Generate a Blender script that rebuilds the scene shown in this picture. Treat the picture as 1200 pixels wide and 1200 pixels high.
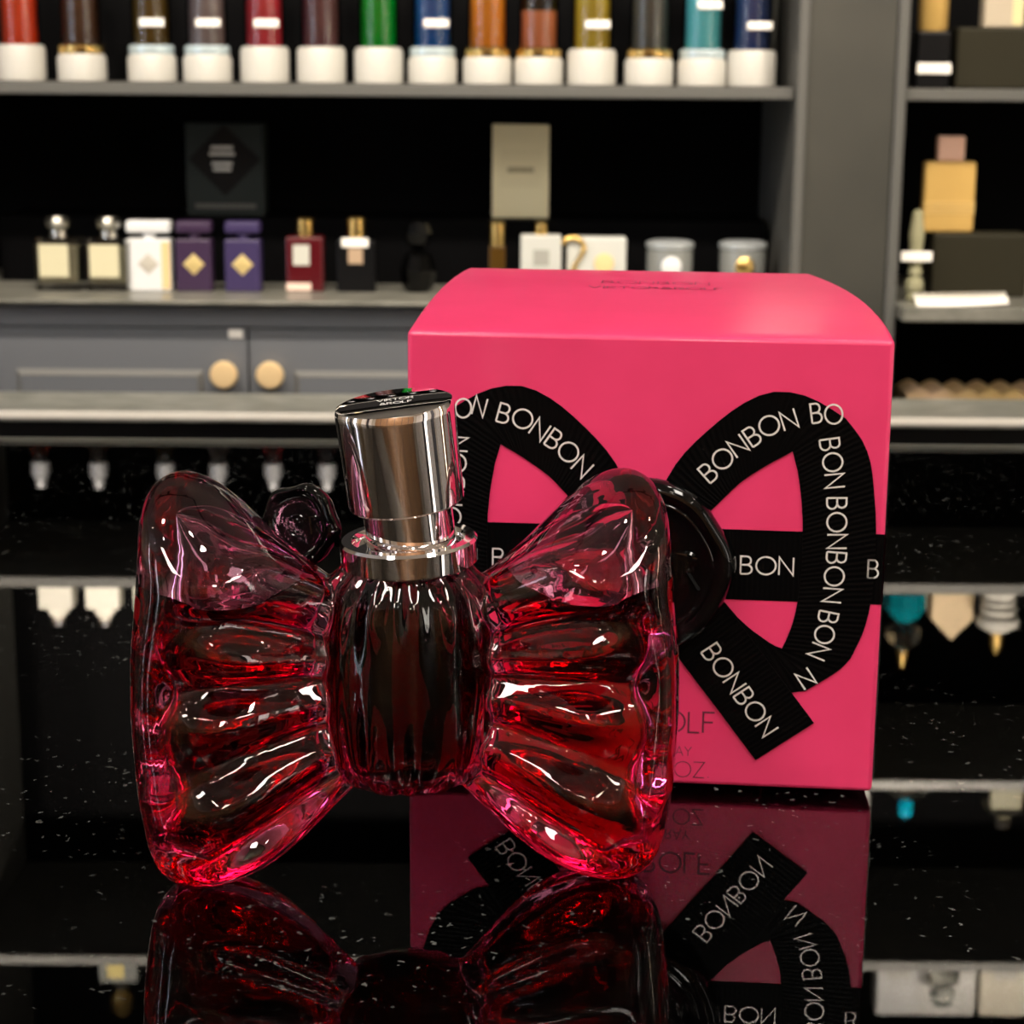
import bpy, bmesh, math, random
from mathutils import Vector, Matrix
PI = math.pi
R = math.radians
for o in list(bpy.data.objects):
    bpy.data.objects.remove(o)
sc = bpy.context.scene
COL = sc.collection

# ------------------------------------------------------------------ camera
H_CAM = 0.147                       # the phone is held 15 cm above the counter top (z = 0)
cd = bpy.data.cameras.new('camera')
cam = bpy.data.objects.new('camera', cd)
COL.objects.link(cam)
cd.sensor_width = 36.0
cd.lens = 68.4
cd.clip_start = 0.01
cd.clip_end = 50
cam.matrix_world = Matrix.Translation((0, 0, H_CAM)) @ Matrix.Rotation(R(90 - 12.85), 4, 'X') @ Matrix.Rotation(R(0.45), 4, 'Z')
cd.dof.use_dof = True
cd.dof.focus_distance = 0.345
cd.dof.aperture_fstop = 52
sc.camera = cam

# ------------------------------------------------------------------ world, exposure
w = bpy.data.worlds.new('world')
sc.world = w
w.use_nodes = True
w.node_tree.nodes['Background'].inputs[0].default_value = (1.0, 0.93, 0.84, 1)
w.node_tree.nodes['Background'].inputs[1].default_value = 0.05
sc.view_settings.view_transform = 'Standard'
sc.view_settings.look = 'None'
sc.view_settings.gamma = 1.0
sc.view_settings.exposure = 0.02
sc.view_settings.use_curve_mapping = False
cy = sc.cycles
cy.max_bounces = 20
cy.transmission_bounces = 16
cy.glossy_bounces = 8
cy.diffuse_bounces = 3
cy.transparent_max_bounces = 16
cy.sample_clamp_indirect = 6.0
cy.use_denoising = True
cy.blur_glossy = 0.3


# ------------------------------------------------------------------ materials
MATS = {}
def mat(name, col=(.8, .8, .8), rough=.5, metal=0.0, ior=1.5, coat=0.0, spec=None, emit=None, estr=0.0, trans=0.0):
    if name in MATS:
        return MATS[name]
    m = bpy.data.materials.new(name)
    m.use_nodes = True
    b = m.node_tree.nodes['Principled BSDF']
    b.inputs['Base Color'].default_value = (*col, 1)
    b.inputs['Roughness'].default_value = rough
    b.inputs['Metallic'].default_value = metal
    b.inputs['IOR'].default_value = ior
    if coat:
        b.inputs['Coat Weight'].default_value = coat
        b.inputs['Coat Roughness'].default_value = .08
    if trans:
        b.inputs['Transmission Weight'].default_value = trans
    if emit:
        b.inputs['Emission Color'].default_value = (*emit, 1)
        b.inputs['Emission Strength'].default_value = estr
    MATS[name] = m
    return m

def noise_mat(name, c1, c2, scale=20, rough=.5, detail=4, lo=.35, hi=.65, bump=0.0, stretch=(1, 1, 1), metal=0.0, ior=1.5):
    m = mat(name, c1, rough, metal, ior)
    nt = m.node_tree
    b = nt.nodes['Principled BSDF']
    tc = nt.nodes.new('ShaderNodeTexCoord')
    mp = nt.nodes.new('ShaderNodeMapping')
    mp.inputs['Scale'].default_value = stretch
    n = nt.nodes.new('ShaderNodeTexNoise')
    n.inputs['Scale'].default_value = scale
    n.inputs['Detail'].default_value = detail
    r = nt.nodes.new('ShaderNodeValToRGB')
    r.color_ramp.elements[0].position = lo
    r.color_ramp.elements[1].position = hi
    r.color_ramp.elements[0].color = (*c1, 1)
    r.color_ramp.elements[1].color = (*c2, 1)
    L = nt.links.new
    L(tc.outputs['Object'], mp.inputs[0]); L(mp.outputs[0], n.inputs['Vector'])
    L(n.outputs['Fac'], r.inputs[0]); L(r.outputs[0], b.inputs['Base Color'])
    if bump:
        bp = nt.nodes.new('ShaderNodeBump')
        bp.inputs['Strength'].default_value = bump
        bp.inputs['Distance'].default_value = .002
        L(n.outputs['Fac'], bp.inputs['Height']); L(bp.outputs[0], b.inputs['Normal'])
    return m

def glass_mat(name, ior, sigma=None, rough=0.0, tint=(1, 1, 1)):
    """clear dielectric; sigma = absorption per metre for r, g, b"""
    m = bpy.data.materials.new(name)
    m.use_nodes = True
    nt = m.node_tree
    nt.nodes.clear()
    out = nt.nodes.new('ShaderNodeOutputMaterial')
    g = nt.nodes.new('ShaderNodeBsdfGlass')
    g.inputs['IOR'].default_value = ior
    g.inputs['Roughness'].default_value = rough
    g.inputs['Color'].default_value = (*tint, 1)
    nt.links.new(g.outputs[0], out.inputs['Surface'])
    if sigma:
        d = max(sigma)
        v = nt.nodes.new('ShaderNodeVolumeAbsorption')
        v.inputs['Density'].default_value = d
        v.inputs['Color'].default_value = (*[1 - s / d for s in sigma], 1)
        nt.links.new(v.outputs[0], out.inputs['Volume'])
    MATS[name] = m
    return m

def thin_glass(name, tint=(1, 1, 1), ior=1.5):
    """thin clear wall: transparent with a Fresnel gloss"""
    m = bpy.data.materials.new(name)
    m.use_nodes = True
    nt = m.node_tree
    nt.nodes.clear()
    out = nt.nodes.new('ShaderNodeOutputMaterial')
    t = nt.nodes.new('ShaderNodeBsdfTransparent')
    t.inputs[0].default_value = (*tint, 1)
    g = nt.nodes.new('ShaderNodeBsdfGlossy')
    g.inputs['Roughness'].default_value = .03
    f = nt.nodes.new('ShaderNodeFresnel')
    f.inputs[0].default_value = ior
    mx = nt.nodes.new('ShaderNodeMixShader')
    L = nt.links.new
    L(f.outputs[0], mx.inputs[0]); L(t.outputs[0], mx.inputs[1]); L(g.outputs[0], mx.inputs[2]); L(mx.outputs[0], out.inputs[0])
    MATS[name] = m
    return m

def ribbon_mat():
    """black grosgrain print: fine ribs across the band (v coordinate runs along it)"""
    m = mat('black_ribbon', (.0010, .0009, .0010), .42, 0, 1.14)
    nt = m.node_tree
    b = nt.nodes['Principled BSDF']
    uv = nt.nodes.new('ShaderNodeUVMap')
    wv = nt.nodes.new('ShaderNodeTexWave')
    wv.wave_type = 'BANDS'; wv.bands_direction = 'X'
    wv.inputs['Scale'].default_value = 300
    wv.inputs['Distortion'].default_value = .6
    wv.inputs['Detail'].default_value = 1
    bp = nt.nodes.new('ShaderNodeBump')
    bp.inputs['Strength'].default_value = .2
    bp.inputs['Distance'].default_value = .0003
    L = nt.links.new
    L(uv.outputs[0], wv.inputs['Vector']); L(wv.outputs['Fac'], bp.inputs['Height']); L(bp.outputs[0], b.inputs['Normal'])
    return m

def counter_glass_mat():
    m = bpy.data.materials.new('dusty_counter_glass')
    m.use_nodes = True
    nt = m.node_tree
    nt.nodes.clear()
    L = nt.links.new
    out = nt.nodes.new('ShaderNodeOutputMaterial')
    tc = nt.nodes.new('ShaderNodeTexCoord')
    vo = nt.nodes.new('ShaderNodeTexVoronoi')
    vo.inputs['Scale'].default_value = 380
    n1 = nt.nodes.new('ShaderNodeTexNoise'); n1.inputs['Scale'].default_value = 420; n1.inputs['Detail'].default_value = 2
    mixv = nt.nodes.new('ShaderNodeMixRGB'); mixv.inputs[0].default_value = .004
    # specks: close to a cell centre, only in some cells
    lt = nt.nodes.new('ShaderNodeMath'); lt.operation = 'LESS_THAN'; lt.inputs[1].default_value = .17
    sep = nt.nodes.new('ShaderNodeSeparateColor')
    gt = nt.nodes.new('ShaderNodeMath'); gt.operation = 'GREATER_THAN'; gt.inputs[1].default_value = .72
    ns = nt.nodes.new('ShaderNodeTexNoise'); ns.inputs['Scale'].default_value = 14; ns.inputs['Detail'].default_value = 3
    rp = nt.nodes.new('ShaderNodeMapRange'); rp.inputs['From Min'].default_value = .45; rp.inputs['From Max'].default_value = .7
    m1 = nt.nodes.new('ShaderNodeMath'); m1.operation = 'MULTIPLY'
    m2 = nt.nodes.new('ShaderNodeMath'); m2.operation = 'MULTIPLY'
    m3 = nt.nodes.new('ShaderNodeMath'); m3.operation = 'MULTIPLY'; m3.inputs[1].default_value = .15
    L(tc.outputs['Object'], mixv.inputs[1]); L(n1.outputs['Color'], mixv.inputs[2]); L(tc.outputs['Object'], n1.inputs['Vector'])
    L(mixv.outputs[0], vo.inputs['Vector']); L(tc.outputs['Object'], ns.inputs['Vector'])
    L(vo.outputs['Distance'], lt.inputs[0]); L(vo.outputs['Color'], sep.inputs[0]); L(sep.outputs[0], gt.inputs[0])
    L(lt.outputs[0], m1.inputs[0]); L(gt.outputs[0], m1.inputs[1])
    L(ns.outputs['Fac'], rp.inputs[0]); L(m1.outputs[0], m2.inputs[0]); L(rp.outputs[0], m2.inputs[1])
    L(m2.outputs[0], m3.inputs[0])
    base = nt.nodes.new('ShaderNodeMath'); base.operation = 'ADD'; base.inputs[1].default_value = 0.0
    L(m3.outputs[0], base.inputs[0])
    tr = nt.nodes.new('ShaderNodeBsdfTransparent')
    df = nt.nodes.new('ShaderNodeBsdfDiffuse'); df.inputs[0].default_value = (.75, .78, .74, 1)
    mx = nt.nodes.new('ShaderNodeMixShader')
    L(base.outputs[0], mx.inputs[0]); L(tr.outputs[0], mx.inputs[1]); L(df.outputs[0], mx.inputs[2]); L(mx.outputs[0], out.inputs[0])
    MATS['dusty_counter_glass'] = m
    return m

# ------------------------------------------------------------------ mesh helpers
def mesh_obj(name, verts, faces, m, parent=None, smooth=False, loc=None):
    me = bpy.data.meshes.new(name)
    me.from_pydata([tuple(v) for v in verts], [], faces)
    me.validate()
    if m is not None:
        me.materials.append(m)
    if smooth:
        me.polygons.foreach_set('use_smooth', [True] * len(me.polygons))
    o = bpy.data.objects.new(name, me)
    COL.objects.link(o)
    if parent is not None:
        o.parent = parent
    if loc is not None:
        o.location = loc
    return o

def bm_obj(name, bm, m, parent=None, smooth=False, loc=None):
    bmesh.ops.recalc_face_normals(bm, faces=bm.faces)
    me = bpy.data.meshes.new(name)
    bm.to_mesh(me)
    bm.free()
    if m is not None:
        me.materials.append(m)
    if smooth:
        me.polygons.foreach_set('use_smooth', [True] * len(me.polygons))
        try:
            me.set_sharp_from_angle(angle=R(40))
        except Exception:
            pass
    o = bpy.data.objects.new(name, me)
    COL.objects.link(o)
    if parent is not None:
        o.parent = parent
    if loc is not None:
        o.location = loc
    return o

def box(name, x0, x1, y0, y1, z0, z1, m, parent=None, bev=0.0, seg=2):
    bm = bmesh.new()
    bmesh.ops.create_cube(bm, size=1)
    for v in bm.verts:
        v.co = Vector(((x0 + x1) / 2 + v.co.x * (x1 - x0), (y0 + y1) / 2 + v.co.y * (y1 - y0), (z0 + z1) / 2 + v.co.z * (z1 - z0)))
    if bev:
        bmesh.ops.bevel(bm, geom=bm.edges[:], offset=bev, segments=seg, profile=.5, affect='EDGES')
    return bm_obj(name, bm, m, parent, smooth=False)

def lathe(name, prof, m, parent=None, seg=32, loc=None, sx=1.0, sy=1.0, flute=None, sharp=35):
    """prof = [(r, z), ...] from bottom to top; flute(theta, r, z) -> radius"""
    vs, fs = [], []
    n = len(prof)
    for r, z in prof:
        for k in range(seg):
            t = 2 * PI * k / seg
            rr = flute(t, r, z) if flute else r
            vs.append((rr * math.cos(t) * sx, rr * math.sin(t) * sy, z))
    for i in range(n - 1):
        for k in range(seg):
            k2 = (k + 1) % seg
            fs.append((i * seg + k, i * seg + k2, (i + 1) * seg + k2, (i + 1) * seg + k))
    fs.append(tuple(range(seg))[::-1])
    fs.append(tuple((n - 1) * seg + k for k in range(seg)))
    me = bpy.data.meshes.new(name)
    me.from_pydata(vs, [], fs)
    me.materials.append(m) if m is not None else None
    me.polygons.foreach_set('use_smooth', [True] * len(me.polygons))
    me.set_sharp_from_angle(angle=R(sharp))
    o = bpy.data.objects.new(name, me)
    COL.objects.link(o)
    if parent is not None:
        o.parent = parent
    if loc is not None:
        o.location = loc
    return o

def tube(name, pts, rad, m, parent=None, seg=8, cyclic=False):
    bm = bmesh.new()
    P = [Vector(p) for p in pts]
    n = len(P)
    rings = []
    for i, p in enumerate(P):
        a = P[(i - 1) % n] if (cyclic or i > 0) else p
        b = P[(i + 1) % n] if (cyclic or i < n - 1) else p
        d = (b - a).normalized()
        up = Vector((0, 0, 1)) if abs(d.z) < .9 else Vector((0, 1, 0))
        s = d.cross(up).normalized()
        u = s.cross(d).normalized()
        rings.append([bm.verts.new(p + rad * (math.cos(2 * PI * k / seg) * s + math.sin(2 * PI * k / seg) * u)) for k in range(seg)])
    for i in range(n if cyclic else n - 1):
        A, B = rings[i], rings[(i + 1) % n]
        for k in range(seg):
            bm.faces.new((A[k], A[(k + 1) % seg], B[(k + 1) % seg], B[k]))
    if not cyclic:
        bm.faces.new(rings[0]); bm.faces.new(rings[-1])
    return bm_obj(name, bm, m, parent, smooth=True)

def empty(name, loc=(0, 0, 0), rz=0.0, label=None, cat=None, group=None):
    o = bpy.data.objects.new(name, None)
    COL.objects.link(o)
    o.empty_display_size = .02
    o.location = loc
    o.rotation_euler = (0, 0, rz)
    tag(o, label, cat, group)
    return o

def tag(o, label=None, cat=None, group=None, kind=None):
    if label: o['label'] = label
    if cat: o['category'] = cat
    if group: o['group'] = group
    if kind: o['kind'] = kind
    return o

# ---- stroke lettering (thin sans capitals): polylines in a box of height 1
def arc(cx, cy, rx, ry, a0, a1, n=14):
    return [(cx + rx * math.cos(R(a0 + (a1 - a0) * i / n)), cy + ry * math.sin(R(a0 + (a1 - a0) * i / n))) for i in range(n + 1)]
GLYPH = {
    'B': (.62, [[(0, 0), (0, 1), (.3, 1)] + arc(.3, .76, .22, .24, 90, -90, 8) + [(0, .52)], [(.3, .52)] + arc(.3, .26, .28, .26, 90, -90, 8) + [(0, 0)]]),
    'O': (1.0, [arc(.5, .5, .5, .5, 0, 360, 24)]),
    'N': (.78, [[(0, 0), (0, 1), (.72, 0), (.72, 1)]]),
    'V': (.8, [[(0, 1), (.4, 0), (.8, 1)]]),
    'I': (.1, [[(.05, 0), (.05, 1)]]),
    'K': (.62, [[(0, 0), (0, 1)], [(.6, 1), (.02, .45)], [(.2, .6), (.62, 0)]]),
    'T': (.66, [[(.33, 0), (.33, 1)], [(0, 1), (.66, 1)]]),
    'R': (.62, [[(0, 0), (0, 1), (.3, 1)] + arc(.3, .75, .25, .25, 90, -90, 8) + [(0, .5)], [(.3, .5), (.62, 0)]]),
    'L': (.5, [[(0, 1), (0, 0), (.5, 0)]]),
    'F': (.52, [[(0, 0), (0, 1), (.52, 1)], [(0, .52), (.45, .52)]]),
    'S': (.56, [arc(.28, .75, .26, .25, 40, 270, 10) + arc(.28, .25, .27, .25, 90, -140, 10)]),
    'P': (.6, [[(0, 0), (0, 1), (.3, 1)] + arc(.3, .74, .26, .26, 90, -90, 8) + [(0, .48)]]),
    'A': (.8, [[(0, 0), (.4, 1), (.8, 0)], [(.14, .35), (.66, .35)]]),
    'Y': (.7, [[(0, 1), (.35, .5), (.7, 1)], [(.35, .5), (.35, 0)]]),
    'Z': (.66, [[(0, 1), (.66, 1), (0, 0), (.66, 0)]]),
    '&': (.75, [[(.75, 0), (.2, .72)] + arc(.36, .8, .18, .2, 200, -40, 10) + [(.1, .4)] + arc(.3, .22, .26, .22, 140, 330, 10) + [(.7, .5)]]),
    '.': (.12, [[(.04, .04), (.1, .04)]]),
    ' ': (.3, []),
}
GAP = .17
def text_width(s):
    return sum(GLYPH[c][0] + GAP for c in s) - GAP

def strokes_to_mesh(name, lines, w, lift, m, parent):
    """lines: polylines [(x, z)] on the front (y = -lift) plane -> thin flat strokes"""
    bm = bmesh.new()
    for pl in lines:
        P = [Vector((p[0], p[1])) for p in pl]
        L_, R_ = [], []
        n = len(P)
        closed = (P[0] - P[-1]).length < 1e-7
        for i in range(n):
            a = P[i - 1] if i else (P[-2] if closed else P[0])
            b = P[i + 1] if i < n - 1 else (P[1] if closed else P[-1])
            d1 = (P[i] - a); d2 = (b - P[i])
            if d1.length < 1e-9: d1 = d2
            if d2.length < 1e-9: d2 = d1
            d1.normalize(); d2.normalize()
            d = (d1 + d2)
            if d.length < 1e-4: d = d1.copy()
            d.normalize()
            k = 1 / max(.45, d.dot(d1))
            nn = Vector((-d.y, d.x)) * w * .5 * k
            L_.append(bm.verts.new((P[i].x + nn.x, -lift, P[i].y + nn.y)))
            R_.append(bm.verts.new((P[i].x - nn.x, -lift, P[i].y - nn.y)))
        for i in range(n - 1):
            try:
                bm.faces.new((L_[i], R_[i], R_[i + 1], L_[i + 1]))
            except ValueError:
                pass
    me = bpy.data.meshes.new(name)
    bm.normal_update()
    for f in bm.faces:
        if f.normal.y > 0: f.normal_flip()
    bm.to_mesh(me); bm.free()
    me.materials.append(m)
    o = bpy.data.objects.new(name, me)
    COL.objects.link(o)
    o.parent = parent
    return o

def text_lines(s, h, place):
    """place(u, v) maps text coords (mm along, mm up) to x, z"""
    out, u = [], 0
    for c in s:
        wd, pls = GLYPH[c]
        for pl in pls:
            out.append([place((u + p[0]) * h, p[1] * h) for p in pl])
        u += wd + GAP
    return out

def resample(pts, n):
    P = [Vector(p) for p in pts]
    d = [0]
    for a, b in zip(P, P[1:]): d.append(d[-1] + (b - a).length)
    out = []
    for i in range(n + 1):
        t = d[-1] * i / n
        k = 0
        while k < len(d) - 2 and d[k + 1] < t: k += 1
        f = (t - d[k]) / max(1e-9, d[k + 1] - d[k])
        out.append(P[k].lerp(P[k + 1], f))
    return out

def smooth_pts(pts, it=2):
    P = [Vector(p) for p in pts]
    for _ in range(it):
        Q = [P[0]]
        for a, b in zip(P, P[1:]):
            Q += [a.lerp(b, .25), a.lerp(b, .75)]
        Q.append(P[-1]); P = Q
    return P

# ------------------------------------------------------------------ palette
WARM = (1.0, .88, .74)
M_CHROME = mat('polished_chrome', (.96, .92, .91), .04, 1.0)
M_BLACKGLOSS = mat('black_gloss', (.001, .001, .001), .06, 0, 1.36)
M_PINK = noise_mat('pink_carton', (.60, .027, .110), (.63, .030, .119), 60, .55, 3, .4, .6, ior=1.33)
M_PINK.node_tree.nodes['Principled BSDF'].inputs['Coat Weight'].default_value = .5
M_PINK.node_tree.nodes['Principled BSDF'].inputs['Coat Roughness'].default_value = .2
M_RIBBON = ribbon_mat()
M_SILVER = mat('silver_print', (.80, .79, .77), .35, .45)
M_INK = mat('dark_ink', (.12, .01, .03), .5)
M_GREY = noise_mat('grey_paint', (.034, .034, .028), (.044, .043, .035), 6, .45, 3)
M_SHELF = mat('dark_grey_shelf', (.095, .095, .088), .4)
M_BACK = mat('black_back_panel', (.0012, .0012, .0015), .7, 0, 1.12)
M_DOOR = mat('charcoal_door', (.118, .126, .140), .38)
M_MOULD = mat('door_moulding', (.15, .15, .145), .3)
M_STONE = noise_mat('grey_stone', (.13, .13, .11), (.24, .235, .205), 16, .3, 6, .35, .7, stretch=(1, 2.5, 1))
M_STONE_L = noise_mat('pale_stone', (.20, .205, .175), (.36, .36, .325), 22, .3, 7, .35, .68, stretch=(1, 2.0, 1))
M_EDGE = mat('pale_edge', (.75, .71, .64), .4)
M_BRASS = mat('brass', (.90, .66, .36), .3, .35)
M_GOLD = mat('gold_metal', (.85, .58, .2), .25, 1.0)
M_GOLDP = mat('gold_plate', (.62, .40, .12), .38, .35)
M_WHITE = mat('white_plastic', (.44, .43, .395), .4)
M_WHITEB = mat('white_lacquer', (.66, .67, .68), .3)
M_CREAM = mat('cream_label', (.58, .54, .36), .5)
M_CREAMBOX = mat('cream_carton', (.72, .66, .43), .5)
M_IVORY = mat('ivory_glass', (.88, .86, .76), .3)
M_PURPLE = mat('purple_lacquer', (.032, .013, .045), .4)
M_VIOLET = mat('violet_lacquer', (.032, .02, .08), .4)
M_BLACK = mat('satin_black', (.0025, .0025, .003), .4, 0, 1.25)
M_DKBOX = mat('dark_carton', (.020, .025, .024), .6, 0, 1.2)
M_DKOLIVE = mat('dark_olive_carton', (.022, .02, .012), .55, 0, 1.2)
M_PRINT = mat('grey_print', (.45, .45, .42), .5)
M_TAG = mat('white_tag', (.93, .90, .84), .4)
M_CLEAR = thin_glass('clear_wall', (.97, .98, .96), 1.55)
M_CRYSTAL = glass_mat('crystal', 1.5, tint=(.96, .97, .95))
M_PINKCAP = mat('rose_cap', (.80, .50, .38), .4, .1)
M_RED = mat('red_glass_paint', (.07, .003, .006), .25)
M_TEAL = mat('teal_glass', (.0, .16, .20), .1, 0, 1.5, trans=.4)
M_TAN = mat('tan_card', (.42, .32, .19), .6)
M_FLOOR = noise_mat('cream_floor', (.22, .19, .16), (.28, .24, .20), 5, .3, 3)
M_CEIL = mat('ceiling_paint', (.55, .53, .49), .8)
M_WALL = mat('warm_wall', (.62, .56, .48), .7)
M_WOOD = noise_mat('oak_panel', (.30, .15, .065), (.42, .23, .11), 3, .5, 5, .3, .7, stretch=(6, 6, .6))
M_LAMP = mat('lamp_glow', (1, 1, 1), .5, emit=WARM, estr=105)
M_PANEL = mat('panel_glow', (1, 1, 1), .5, emit=(1.0, .93, .84), estr=34)
M_FIX = mat('lamp_housing', (.05, .05, .05), .4)

# ================================================================== the room
FLOOR_Z, CEIL_Z = -1.0, 1.78
def struct(o):
    return tag(o, kind='structure')
struct(box('floor', -3.2, 3.2, -3.2, 3.7, FLOOR_Z - .1, FLOOR_Z, M_FLOOR))
struct(box('ceiling', -3.2, 3.2, -3.2, 3.7, CEIL_Z, CEIL_Z + .1, M_CEIL))
struct(box('wall_back', -3.2, 3.2, 3.6, 3.7, FLOOR_Z, CEIL_Z, M_BLACK))
wl_ = struct(box('wall_left', -3.2, -3.1, -3.1, 3.6, FLOOR_Z, CEIL_Z, M_WALL))
wr_ = struct(box('wall_right', 3.1, 3.2, -3.1, 3.6, FLOOR_Z, CEIL_Z, M_WALL))
wf = struct(box('wall_front', -3.2, 3.2, -3.2, -3.1, FLOOR_Z, CEIL_Z, M_WALL))
M_PALE = mat('pale_panel', (.80, .77, .73), .5)
M_SLATE = mat('slate_panel', (.05, .045, .055), .4)
for i in range(6):      # oak boards and dark joints, added unseen so the cap reflects bands
    x = -2.45 + i * .84
    box('panel', x, x + .78, -3.1, -3.07, FLOOR_Z + .001, 1.4, M_WOOD, wf)
    box('panel_joint', x + .785, x + .835, -3.1, -3.08, FLOOR_Z + .001, 1.4, M_SLATE, wf)
for wl, x0, x1, seq in ((wl_, -3.1, -3.07, 'PSPGPSGP'), (wr_, 3.07, 3.1, 'PPSPSPOP')):  # unseen panels added for pale and dark stripes in the chrome
    for i, c in enumerate(seq):
        y = -3.0 + i * .62
        box('panel', x0, x1, y, y + (.58 if c in 'PO' else .42), FLOOR_Z + .001, 1.4, {'P': M_PALE, 'S': M_SLATE, 'G': M_TAN, 'O': M_WOOD}[c], wl)

# ceiling lamps, added out of view for light and glints: round downlights, long panels
def downlight(x, y, label, power=1.0):
    t = empty('added_downlight', (x, y, CEIL_Z), 0, label, 'added ceiling light', 'added round downlights in the ceiling')
    lathe('trim_ring', [(.052, -.02), (.066, -.012), (.068, 0)], M_FIX, t, 24)
    lathe('lens', [(.046, -.026), (.048, -.021)], M_LAMP, t, 20)
    return t
for (x, y) in [(x, y) for y in (-2.55, -1.35, .35) for x in (-1.8, -.6, .6, 1.8)] + [(-.35, .95), (.45, .95), (-1.5, .95), (1.6, .95)]:
    downlight(x, y, 'added round recessed downlight in the ceiling')
def added_led_panel(x, y, sx, sy):  # added panel, out of view, for broad light from above
    t = empty('added_led_panel', (x, y, CEIL_Z), 0, 'added long rectangular light panel in the ceiling', 'added ceiling light', 'added long light panels in the ceiling')
    box('frame', -sx / 2 - .03, sx / 2 + .03, -sy / 2 - .03, sy / 2 + .03, -.02, 0, M_FIX, t)
    box('diffuser', -sx / 2, sx / 2, -sy / 2, sy / 2, -.024, -.0205, M_PANEL, t)
for (x, y) in [(-.85, -.55), (.85, -.55), (0, -2.2)]:
    added_led_panel(x, y, .3, 1.2)
# added upright strips on the side walls, cool and warm, for streaks in glass
for x, y, hw, colr, lab in ((-3.05, .95, .035, (.62, .78, 1.0), 'added narrow cool white light strip upright on the pale wall'), (-3.05, -.25, .11, (.80, .84, 1.0), 'added wide cool white light strip upright on the pale wall'),
                            (3.05, .95, .035, (1.0, .86, .62), 'added narrow warm white light strip upright on the pale wall'), (3.05, -1.25, .15, (1.0, .93, .84), 'added wide warm white light strip upright on the pale wall')):
    t = empty('added_light_strip', (x, y, FLOOR_Z), 0, lab, 'added wall light')
    sg = 1 if x < 0 else -1
    box('housing', -.0200, .0200, -hw - .015, hw + .015, .05, 2.55, M_FIX, t)
    box('diffuser', .0205 if sg > 0 else -.0305, .0305 if sg > 0 else -.0205, -hw, hw, .07, 2.53, mat('strip_glow_%d_%d' % (x > 0, hw > .05), (1, 1, 1), .5, emit=colr, estr=22 if hw < .05 else 7), t)
# track spots aimed at the shelving, narrow ones added to brighten the upper shelves
track = empty('spot_track', (0, 1.75, CEIL_Z), 0, 'black ceiling track with spot heads facing the shelves', 'track light')
box('rail', -1.9, 1.9, -.02, .02, -.03, 0, M_FIX, track)
for i, (x, zt, en, an) in enumerate([(x, .75, 95, 85) for x in (-1.3, -.65, 0, .65, 1.3)] + [(x, 1.02, 240, 42) for x in (-1.0, -.35, .35, .95)]):
    h = lathe('spot_head', [(.03, -.16), (.045, -.15), (.045, -.05), (.02, -.03)], M_FIX, track, 20, loc=(x, 0, 0))
    ld = bpy.data.lights.new('spot_bulb', 'SPOT')
    ld.energy = en
    ld.color = (1.0, .87, .72)
    ld.spot_size = R(an)
    ld.spot_blend = .7
    ld.shadow_soft_size = .04
    lo = bpy.data.objects.new('spot_bulb', ld)
    COL.objects.link(lo)
    p = Vector((x, 1.75, CEIL_Z - .2)); q = Vector((x * .85, 3.05, zt))
    lo.matrix_world = Matrix.Translation(p) @ (q - p).to_track_quat('-Z', 'Y').to_matrix().to_4x4()

# ================================================================== shop counter (black glass top)
cnt = empty('shop_counter', (0, .3, FLOOR_Z), 0, 'shop counter with a black mirror glass top under the perfume', 'counter')
M_BLACKTOP = mat('black_mirror_glass', (.0002, .0002, .0002), .008, 0, 1.58)
box('body', -1.1, 1.1, -.38, .44, 0, .955, M_BLACK, cnt)
box('black_top', -1.13, 1.13, -.42, .472, .956, .9985, M_BLACKTOP, cnt)
cg = box('clear_glass_sheet', -1.13, 1.13, -.42, .4722, .9986, 1.0, counter_glass_mat(), cnt)
box('metal_edge', -1.13, 1.13, .4722, .4732, .994, 1.0001, mat('edge_metal', (.12, .125, .11), .4, .2), cnt)

# ================================================================== perfume carton
BOX_O = Vector((.0270, .3872, 0)); BOX_RZ = R(-5.4)
HW, BH = .04875, .095
carton = empty('perfume_box', BOX_O, BOX_RZ, 'bright pink perfume carton with a printed black ribbon bow', 'box')
def side_inset(t, s=1):
    return .0122 * t ** 1.9 if s > 0 else .002 * t ** 4
def build_carton():
    # plan outline: flat front, sides that curve in towards a narrower back; slightly domed top
    D = .088
    side = []
    n = 14
    for i in range(n + 1):
        t = i / n
        inset = side_inset(t)
        side.append((HW - inset, -HW + side_inset(t, -1), D * t))
    outline = [(x, y) for x, _, y in side] + [(x, y) for _, x, y in side[::-1]]
    nv = len(outline)
    bm = bmesh.new()
    zb = .0004
    bot = [bm.verts.new((x, y, zb)) for x, y in outline]
    def rise(y): 
        t = y / D
        return BH + .0042 * (1 - (1 - t) ** 2.2)
    top = [bm.verts.new((x, y, rise(y))) for x, y in outline]
    for k in range(nv):
        k2 = (k + 1) % nv
        bm.faces.new((bot[k], bot[k2], top[k2], top[k]))
    bm.faces.new(bot[::-1])
    for i in range(n):       # top strips
        bm.faces.new((top[i], top[i + 1], top[nv - 2 - i], top[nv - 1 - i]))
    bm.normal_update()
    ed = [e for e in bm.edges if len(e.link_faces) == 2 and e.calc_face_angle() > R(35)]
    bmesh.ops.bevel(bm, geom=ed, offset=.0010, segments=3, profile=.5, affect='EDGES')
    o = bm_obj('carton', bm, M_PINK, carton, smooth=True)
    big = max(p.area for p in o.data.polygons)
    for p in o.data.polygons:
        if p.area > .5 * big: p.use_smooth = False
    return rise, D
rise, BD = build_carton()

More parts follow.
